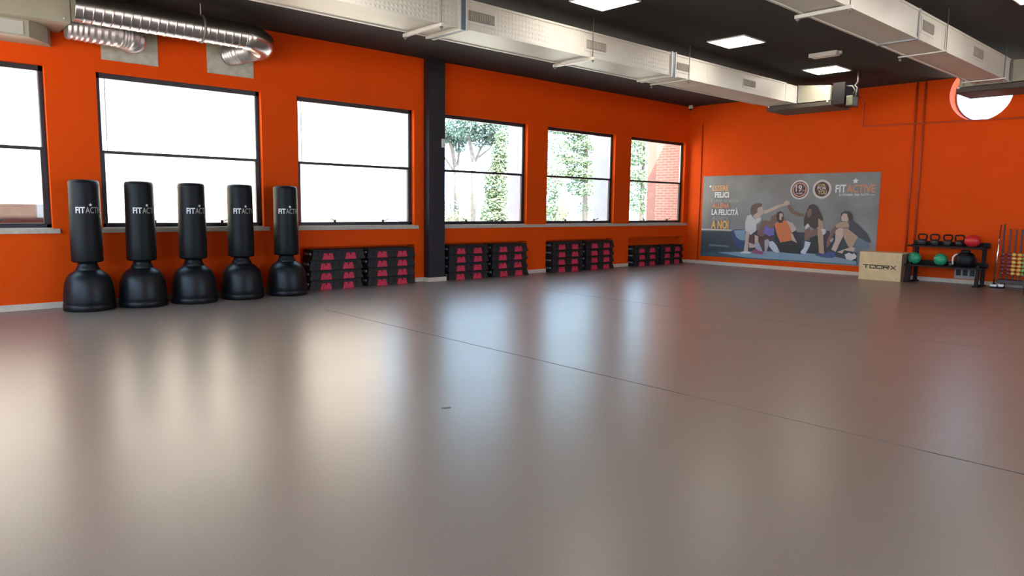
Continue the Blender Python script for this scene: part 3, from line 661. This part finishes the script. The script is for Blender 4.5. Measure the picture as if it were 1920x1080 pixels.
# ------------------------------------------------------------------ kettlebell rack
t = thing('kettlebell_rack', 'low black two-tier rack holding kettlebells and balls against the back wall', 'rack', (16.72, 4.30, 0))
RW = 1.32
for y in (0, RW):
    s = y-.04 if y else y+.0
    obj('rear_post', bevel(BX(((.44, s, .02), (.50, s+.07, .86))), .006, 1), m_rack, t)
    obj('front_leg', prism(bmesh.new(), [(0, .02), (.07, .02), (.16, .44), (.10, .44)], s, s+.06, 'y'), m_rack, t)
    obj('foot', bevel(BX(((-.04, s-.02, 0), (.56, s+.09, .025))), .004, 1), m_rack, t)
    obj('arm', BX(((.06, s, .36), (.50, s+.06, .42)), ((.2, s, .76), (.50, s+.06, .82))), m_rack, t)
def shelf(x0, x1, z, tilt): return prism(bmesh.new(), [(x0, z), (x1, z+tilt), (x1, z+tilt+.10), (x1-.015, z+tilt+.10), (x1-.015, z+tilt+.02), (x0+.015, z+.02), (x0+.015, z+.035), (x0, z+.035)], -.06, RW+.08, 'y')
obj('upper_shelf', shelf(.12, .50, .77, .02), m_rack, t)
obj('lower_shelf', shelf(.0, .44, .355, .02), m_rack, t)
def make_kettlebell():
    t = thing('kettlebell', '', 'kettlebell')
    obj('body', lathe(bmesh.new(), [(0, 0), (.055, 0), (.075, .02), (.086, .06), (.083, .095), (.06, .125), (0, .135)], 28), m_iron, t)
    pts = [(0, -.06, .10), (0, -.078, .15), (0, -.086, .19), (0, -.072, .222), (0, -.035, .232), (0, .035, .232), (0, .072, .222), (0, .086, .19), (0, .078, .15), (0, .06, .10)]
    obj('handle', sweep(bmesh.new(), pts, .017, 12), m_rack, t); return t
kb = make_kettlebell(); kb['group'] = 'kettlebells on the upper shelf'
kl = ['leftmost kettlebell on the upper shelf of the black rack', 'second kettlebell from the left on the upper rack shelf', 'third kettlebell from the left on the upper rack shelf', 'fourth kettlebell on the upper rack shelf, partly behind the red ball']
for k, (y, l) in enumerate(zip((5.47, 5.23, 4.98, 4.76), kl)):
    loc = (17.03, y, .803)
    if k == 0: kb.location = loc; kb['label'] = l
    else: dup(kb, loc, (0, .1, -.08, .05)[k], l, 'kettlebells on the upper shelf')
def ball(name, label, m, loc, r, sz=1.0, seam=True):
    t = thing(name, label, 'ball', loc)
    n = 20
    obj('shell', lathe(bmesh.new(), [(r*math.sin(PI*k/n), -r*sz*math.cos(PI*k/n)) for k in range(n+1)], 36), m, t)
    obj('valve', lathe(bmesh.new(), [(.008, 0), (.008, .004), (0, .005)], 10, (0, 0, r*sz-.002)), m_blk, t)
    return t
ball('medicine_ball', 'red ball at the right end of the upper rack shelf', m_red, (16.98, 4.51, .80+.13), .15, .86)
ball('medicine_ball', 'glossy green ball at the left end of the lower rack shelf', m_green, (16.93, 5.57, .385+.13), .13)
ball('medicine_ball', 'green ball in the middle of the lower rack shelf', m_green, (16.93, 5.06, .385+.13), .13)
t = thing('weight_bag', 'bulky black weight bag with a cream strap on the lower rack shelf', 'weight bag', (16.93, 4.60, .385))
obj('body', lathe(bmesh.new(), [(0, 0), (.13, .0), (.165, .03), (.178, .12), (.172, .22), (.145, .275), (.09, .30), (.08, .32), (.09, .335), (.07, .355), (0, .362)], 36), m_bag, t)
obj('strap', sweep(bmesh.new(), [(-.08, .12, .265), (-.10, .165, .25), (-.10, .20, .20), (-.10, .205, .12), (-.10, .195, .05)], .017, 8), m_strap, t)
obj('side_handle', sweep(bmesh.new(), [(-.05, -.16, .20), (-.05, -.215, .18), (-.05, -.225, .10), (-.05, -.17, .05)], .014, 8), m_rack, t)
t = thing('small_weight', 'small dark weight between the green ball and the black bag on the rack', 'weight', (16.94, 4.86, .385))
obj('weight', lathe(bmesh.new(), [(0, 0), (.05, 0), (.06, .015), (.06, .07), (.045, .09), (0, .09)], 24), m_iron, t)
obj('grip', sweep(bmesh.new(), [(0, -.04, .08), (0, -.035, .13), (0, .035, .13), (0, .04, .08)], .01, 8), m_greybar, t)
t = thing('socket_box', 'pale grey box with dark sockets at the foot of the wall under the rack', 'socket box', (XB, 4.86, .10))
obj('panel', bevel(BX(((-.03, -.36, 0), (0, .06, .24))), .004, 1), mat('socket_box_grey', (.36, .30, .27), .5, noise=.08), t)
for q in (-.02, -.15, -.28): obj('socket', bevel(BX(((-.045, q-.045, .07), (-.03, q+.045, .19))), .006, 1), m_blk, t)

# ------------------------------------------------------------------ dumbbell tower at the right edge
t = thing('dumbbell_tower', 'upright dark dumbbell tower by the back wall at the right edge', 'rack', (17.18, 0, 0))
for k, (y, zt) in enumerate(((4.02, 1.29), (3.91, 1.19), (3.81, 1.19), (3.715, 1.19), (3.62, 1.19), (3.52, 1.19))):
    obj('upright', bevel(BX(((-.0, y-.014, .16), (.03, y+.014, zt))), .003, 1), mat('dark_red_brown_metal', (.045, .016, .016), .45, noise=.1) if k == 0 else bpy.data.materials['dark_red_brown_metal'], t)
obj('base_plate', bevel(BX(((-.10, 3.45, .09), (.12, 4.06, .17))), .006, 1), bpy.data.materials['dark_red_brown_metal'], t)
obj('foot', BX(((-.08, 3.50, 0), (.10, 3.54, .09)), ((-.08, 3.95, 0), (.10, 3.99, .09))), bpy.data.materials['dark_red_brown_metal'], t)
def make_dumbbell(m):
    t = thing('dumbbell', '', 'dumbbell')
    for y in (-.05, .05):
        bm = lathe(bmesh.new(), [(0, -.022), (.024, -.022), (.033, -.012), (.033, .012), (.024, .022), (0, .022)], 18)
        bmesh.ops.rotate(bm, verts=bm.verts[:], matrix=Matrix.Rotation(PI/2, 3, 'Y')); bmesh.ops.scale(bm, vec=(1.3, 1.25, 1), verts=bm.verts[:]); bmesh.ops.translate(bm, verts=bm.verts[:], vec=(-.035, y, 0))
        obj('head', bm, m, t)
    obj('grip', sweep(bmesh.new(), [(-.02, -.05, 0), (-.02, .05, 0)], .012, 10), m, t); return t
lvn = ['lowest', 'second lowest', 'third from the bottom', 'third from the top', 'second from the top', 'topmost']
for cname, m, y in (('maroon', m_mar, 3.93), ('yellow', m_yel, 3.75), ('green', m_gdb, 3.57)):
    db = make_dumbbell(m); g = cname+' dumbbells in the tower'
    for k in range(6):
        l = '%s %s dumbbell in the upright tower at the right edge' % (lvn[k], cname); loc = (17.15, y, .30+k*.0765)
        if k == 0: db.location = loc; db['label'] = l; db['group'] = g
        else: dup(db, loc, 0, l, g)
t = thing('barbell_bar', 'long shiny chrome bar standing upright beside the dumbbell tower', 'bar', (17.0, 4.06, .0))
obj('shaft', sweep(bmesh.new(), [(0, .02, .09), (.06, -.01, 1.28)], .014, 12), m_steel, t)
t = thing('bar_stand', 'small black and white floor stand under the chrome bar', 'stand', (16.99, 4.00, 0))
obj('base', bevel(BX(((-.07, -.10, 0), (.09, .12, .035))), .01, 2), m_rack, t)
obj('white_clip', bevel(BX(((-.10, .01, .03), (-.02, .12, .075))), .01, 2), m_white, t)
obj('white_clip', bevel(BX(((-.06, -.10, .035), (.02, -.01, .085))), .01, 2), m_white, t)
obj('socket', lathe(bmesh.new(), [(.03, .035), (.032, .10), (.02, .10)], 20, (.01, .07, 0)), m_rack, t)
t = thing('floor_bin', 'dark green rounded bin cut off by the right edge of the photo', 'bin', (15.9, 3.17, 0))
obj('body', lathe(bmesh.new(), [(0, 0), (.15, 0), (.17, .03), (.19, .42), (.18, .42), (.16, .05), (0, .05)], 32), m_dkg, t)
obj('rim', lathe(bmesh.new(), [(.185, .405), (.20, .41), (.20, .43), (.185, .435)], 32), m_rack, t)

# ------------------------------------------------------------------ outside
g = struct('ground', BX(((-60, YW+.35, -.4), (120, 140, -.1)), ((XB+.5, -40, -.4), (120, YW+.35, -.1)), ((-60, -40, -.4), (XB+.5, Y0-.35, -.1)), ((-60, Y0-.35, -.4), (X0-.35, YW+.35, -.1))), m_grass)  # unseen stretches beside and behind the room added to bounce warm light in
t = thing('brick_building', 'sunlit pale brick building facing the first three windows', 'building', (0, 19, -.1))
obj('facade', BX(((-14, 0, 0), (12.0, 6, 9))), m_brick, t)
obj('roof_edge', BX(((-14.2, -.3, 9), (12.2, 6.2, 9.25))), m_conc, t)
obj('downpipe', sweep(bmesh.new(), [(2.45, -.07, 0), (2.45, -.07, 9)], .05, 10), m_grey, t)
tag(obj('garden_wall', BX(((-8, 13.9, -.1), (2.27, 14.2, 1.45))), mat('brown_render', (.04, .030, .024), .9, noise=.15)), 'low brown wall outside the leftmost window', 'wall')
for x, l in ((8.35, 'third window'), (11.40, 'fourth window'), (14.45, 'fifth window'), (5.3, 'second window')):
    if l == 'second window': continue
    o = obj('concrete_fin', BX(((x, YW+.17, -.1), (x+.2, 12.66, 6))), m_conc); tag(o, 'pale concrete fin standing outside the right side of the '+l, 'pillar', 'concrete fins outside')
t = thing('brick_wing', 'pink brick wing of the building seen through the last window', 'building', (17.5, YW+.32, -.1))
obj('brickwork', BX(((0, 0, 0), (4, .82, 6))), m_brick2, t); obj('end_strip', BX(((0, .82, 0), (4, 1.13, 6))), mat('plain_pink_render', (.34, .155, .12), .8, noise=.05), t)

m_leafb = mat('blue_green_needles', (.13, .21, .17), .8, noise=.4, scale=3, col2=(.24, .33, .28))
m_leafg = mat('green_leaves', (.14, .22, .11), .8, noise=.4, scale=3, col2=(.28, .38, .20))
m_leafy = mat('yellow_green_leaves', (.45, .40, .18), .8, noise=.3, scale=3)
def foliage(bm, c, r, n, s, rng):
    for _ in range(n):
        while 1:
            p = Vector([rng.uniform(-1, 1) for _ in range(3)])
            if p.length < 1: break
        p = Vector((c[0]+p.x*r[0], c[1]+p.y*r[1], c[2]+p.z*r[2]))
        a = Vector([rng.gauss(0, 1) for _ in range(3)]).normalized(); b = a.orthogonal().normalized()
        q = s*rng.uniform(.5, 1.2)
        vs = [bm.verts.new(p+d) for d in (a*q, b*q*.5, -a*q, -b*q*.5)]; bm.faces.new(vs)
def tree(name, label, loc, trunk, clumps, leaf, s=.10, seed=1, cat='tree'):
    rng = random.Random(seed); t = thing(name, label, cat, (loc[0], loc[1], -.1))
    for pts, r in trunk: obj('trunk' if r[0] > .1 else 'branch', sweep(bmesh.new(), pts, r, 8), m_bark, t)
    bm = bmesh.new()
    for c, r, n in clumps: foliage(bm, c, r, n, s, rng)
    o = obj('foliage', bm, leaf, t); o['kind'] = 'stuff'; return t
tree('umbrella_pine', 'forked umbrella pine at the left of the fourth window', (26.9, 34.5),
     [([(0, 0, 0), (0, 0, 3.6), (-.35, 0, 5.0), (-.9, 0, 6.4)], [.17, .15, .11, .05]), ([(0, 0, 3.4), (.25, .1, 4.8), (.2, 0, 6.3)], [.09, .08, .04]), ([(-.1, 0, 3.6), (-1.2, 0, 4.8), (-1.7, 0, 5.6)], [.07, .05, .03])],
     [((-.9, 0, 6.4), (1.6, 1.4, 1.1), 3600), ((.5, 0, 6.5), (1.4, 1.3, 1.1), 3200), ((-1.7, 0, 5.5), (.9, .8, .6), 900), ((.1, 0, 5.4), (.6, .5, .6), 500), ((-1.0, 0, 1.4), (1.2, .8, .9), 500), ((1.0, 0, .9), (1.6, .8, .7), 700)], m_leafb, .12, 3)
tree('umbrella_pine', 'umbrella pine with a spreading crown in the middle of the fourth window', (24.2, 29.6),
     [([(0, 0, 0), (.02, 0, 3.9), (-.35, 0, 5.3), (-.4, 0, 6.0)], [.15, .13, .08, .04]), ([(0, 0, 3.7), (.5, 0, 4.7), (1.2, 0, 5.4)], [.08, .07, .03]), ([(.2, 0, 4.1), (1.1, 0, 4.7), (1.7, 0, 5.3)], [.06, .04, .02])],
     [((-.3, 0, 6.0), (1.3, 1.2, 1.0), 3200), ((1.1, 0, 5.9), (1.4, 1.2, .8), 3600), ((1.7, 0, 5.2), (.8, .8, .45), 800), ((.5, 0, 5.0), (.5, .5, .3), 250)], m_leafb, .10, 5)
tree('evergreen_tree', 'dense green evergreen at the right side of the fourth window', (23.0, 26.3),
     [([(0, 0, 0), (0, 0, 3.9)], [.11, .04])], [((-.1, 0, 1.2), (.8, .7, 1.3), 3400), ((0, 0, 2.7), (.7, .6, 1.2), 2600), ((.15, 0, 4.0), (.5, .4, .9), 1200), ((.2, 0, 4.9), (.3, .3, .5), 300)], m_leafg, .10, 8)
tree('garden_shrub', 'pale shrub low behind the fourth window', (25.2, 33), [([(0, 0, 0), (0, 0, 1)], [.11, .05])], [((-.8, 0, .8), (1.0, .7, .8), 500), ((.7, 0, .6), (1.0, .7, .8), 500)], m_leafy, .10, 9, 'shrub')
tree('cedar_tree', 'layered cedar filling the fifth window', (34.6, 31),
     [([(0, 0, 0), (0, 0, 8)], [.2, .06]), ([(0, 0, 6), (-2.2, 0, 6.3)], [.07, .02]), ([(0, 0, 5), (-2.6, 0, 4.6)], [.07, .02]), ([(0, 0, 4), (-2, 0, 3.8)], [.07, .02])],
     [((-1.8, 0, 6.5), (2.2, 1, .45), 1900), ((-.4, 0, 5.6), (1.5, 1, .6), 1800), ((-1.2, 0, 4.6), (2.0, 1, .4), 1500), ((-.5, 0, 3.8), (1.7, 1, .5), 1700), ((-1, 0, 7.2), (2.4, 1, .5), 1400), ((-.2, 0, 2.9), (1.3, 1, .6), 1100), ((-2.6, 0, 5.4), (.9, 1, .5), 500), ((.4, 0, 1.6), (.7, 1, .7), 400)], m_leafg, .11, 11)
tree('broadleaf_tree', 'light green tree at the left of the fifth window', (31.3, 30.5), [([(0, 0, 0), (0, 0, 3.2)], [.11, .04])],
     [((-.1, 0, 3.4), (.9, .7, 1.3), 1600), ((.2, 0, 1.4), (1.2, .7, 1.0), 1800)], m_leafg, .10, 12)
tree('garden_shrub', 'yellowish shrub low in the fifth window', (29.9, 28.4), [([(0, 0, 0), (0, 0, 1)], [.11, .05])], [((0, 0, 1.4), (.4, .4, 1.2), 450)], m_leafy, .09, 13, 'shrub')
tree('conifer_tree', 'small pointed conifer low in the fifth window', (32.5, 28), [([(0, 0, 0), (0, 0, 2)], [.11, .03])], [((0, 0, .8), (.45, .4, .7), 400), ((0, 0, 1.6), (.22, .2, .6), 180)], m_leafb, .09, 14)
t = thing('garden_shed', 'low grey roofed shed behind the fifth window', 'shed', (33.7, 33, -.1))
obj('walls', BX(((-1, 0, 0), (1.2, 2, 1.2))), m_conc, t); obj('roof', prism(bmesh.new(), [(-.2, 1.2), (2.2, 1.2), (1, 1.75)], -1.2, 1.4, 'x'), m_roofg, t)
tree('cedar_tree', 'cedar seen beside the brick wing in the last window', (40.0, 30.6),
     [([(0, 0, 0), (0, 0, 7.5)], [.2, .06])],
     [((-.9, 0, 6.2), (1.9, 1, .6), 1800), ((-.8, 0, 5.0), (1.6, 1, .6), 1500), ((-.6, 0, 3.7), (1.5, 1, .6), 1500), ((-.3, 0, 2.2), (1.2, .8, 1.0), 1300)], m_leafg, .11, 15)
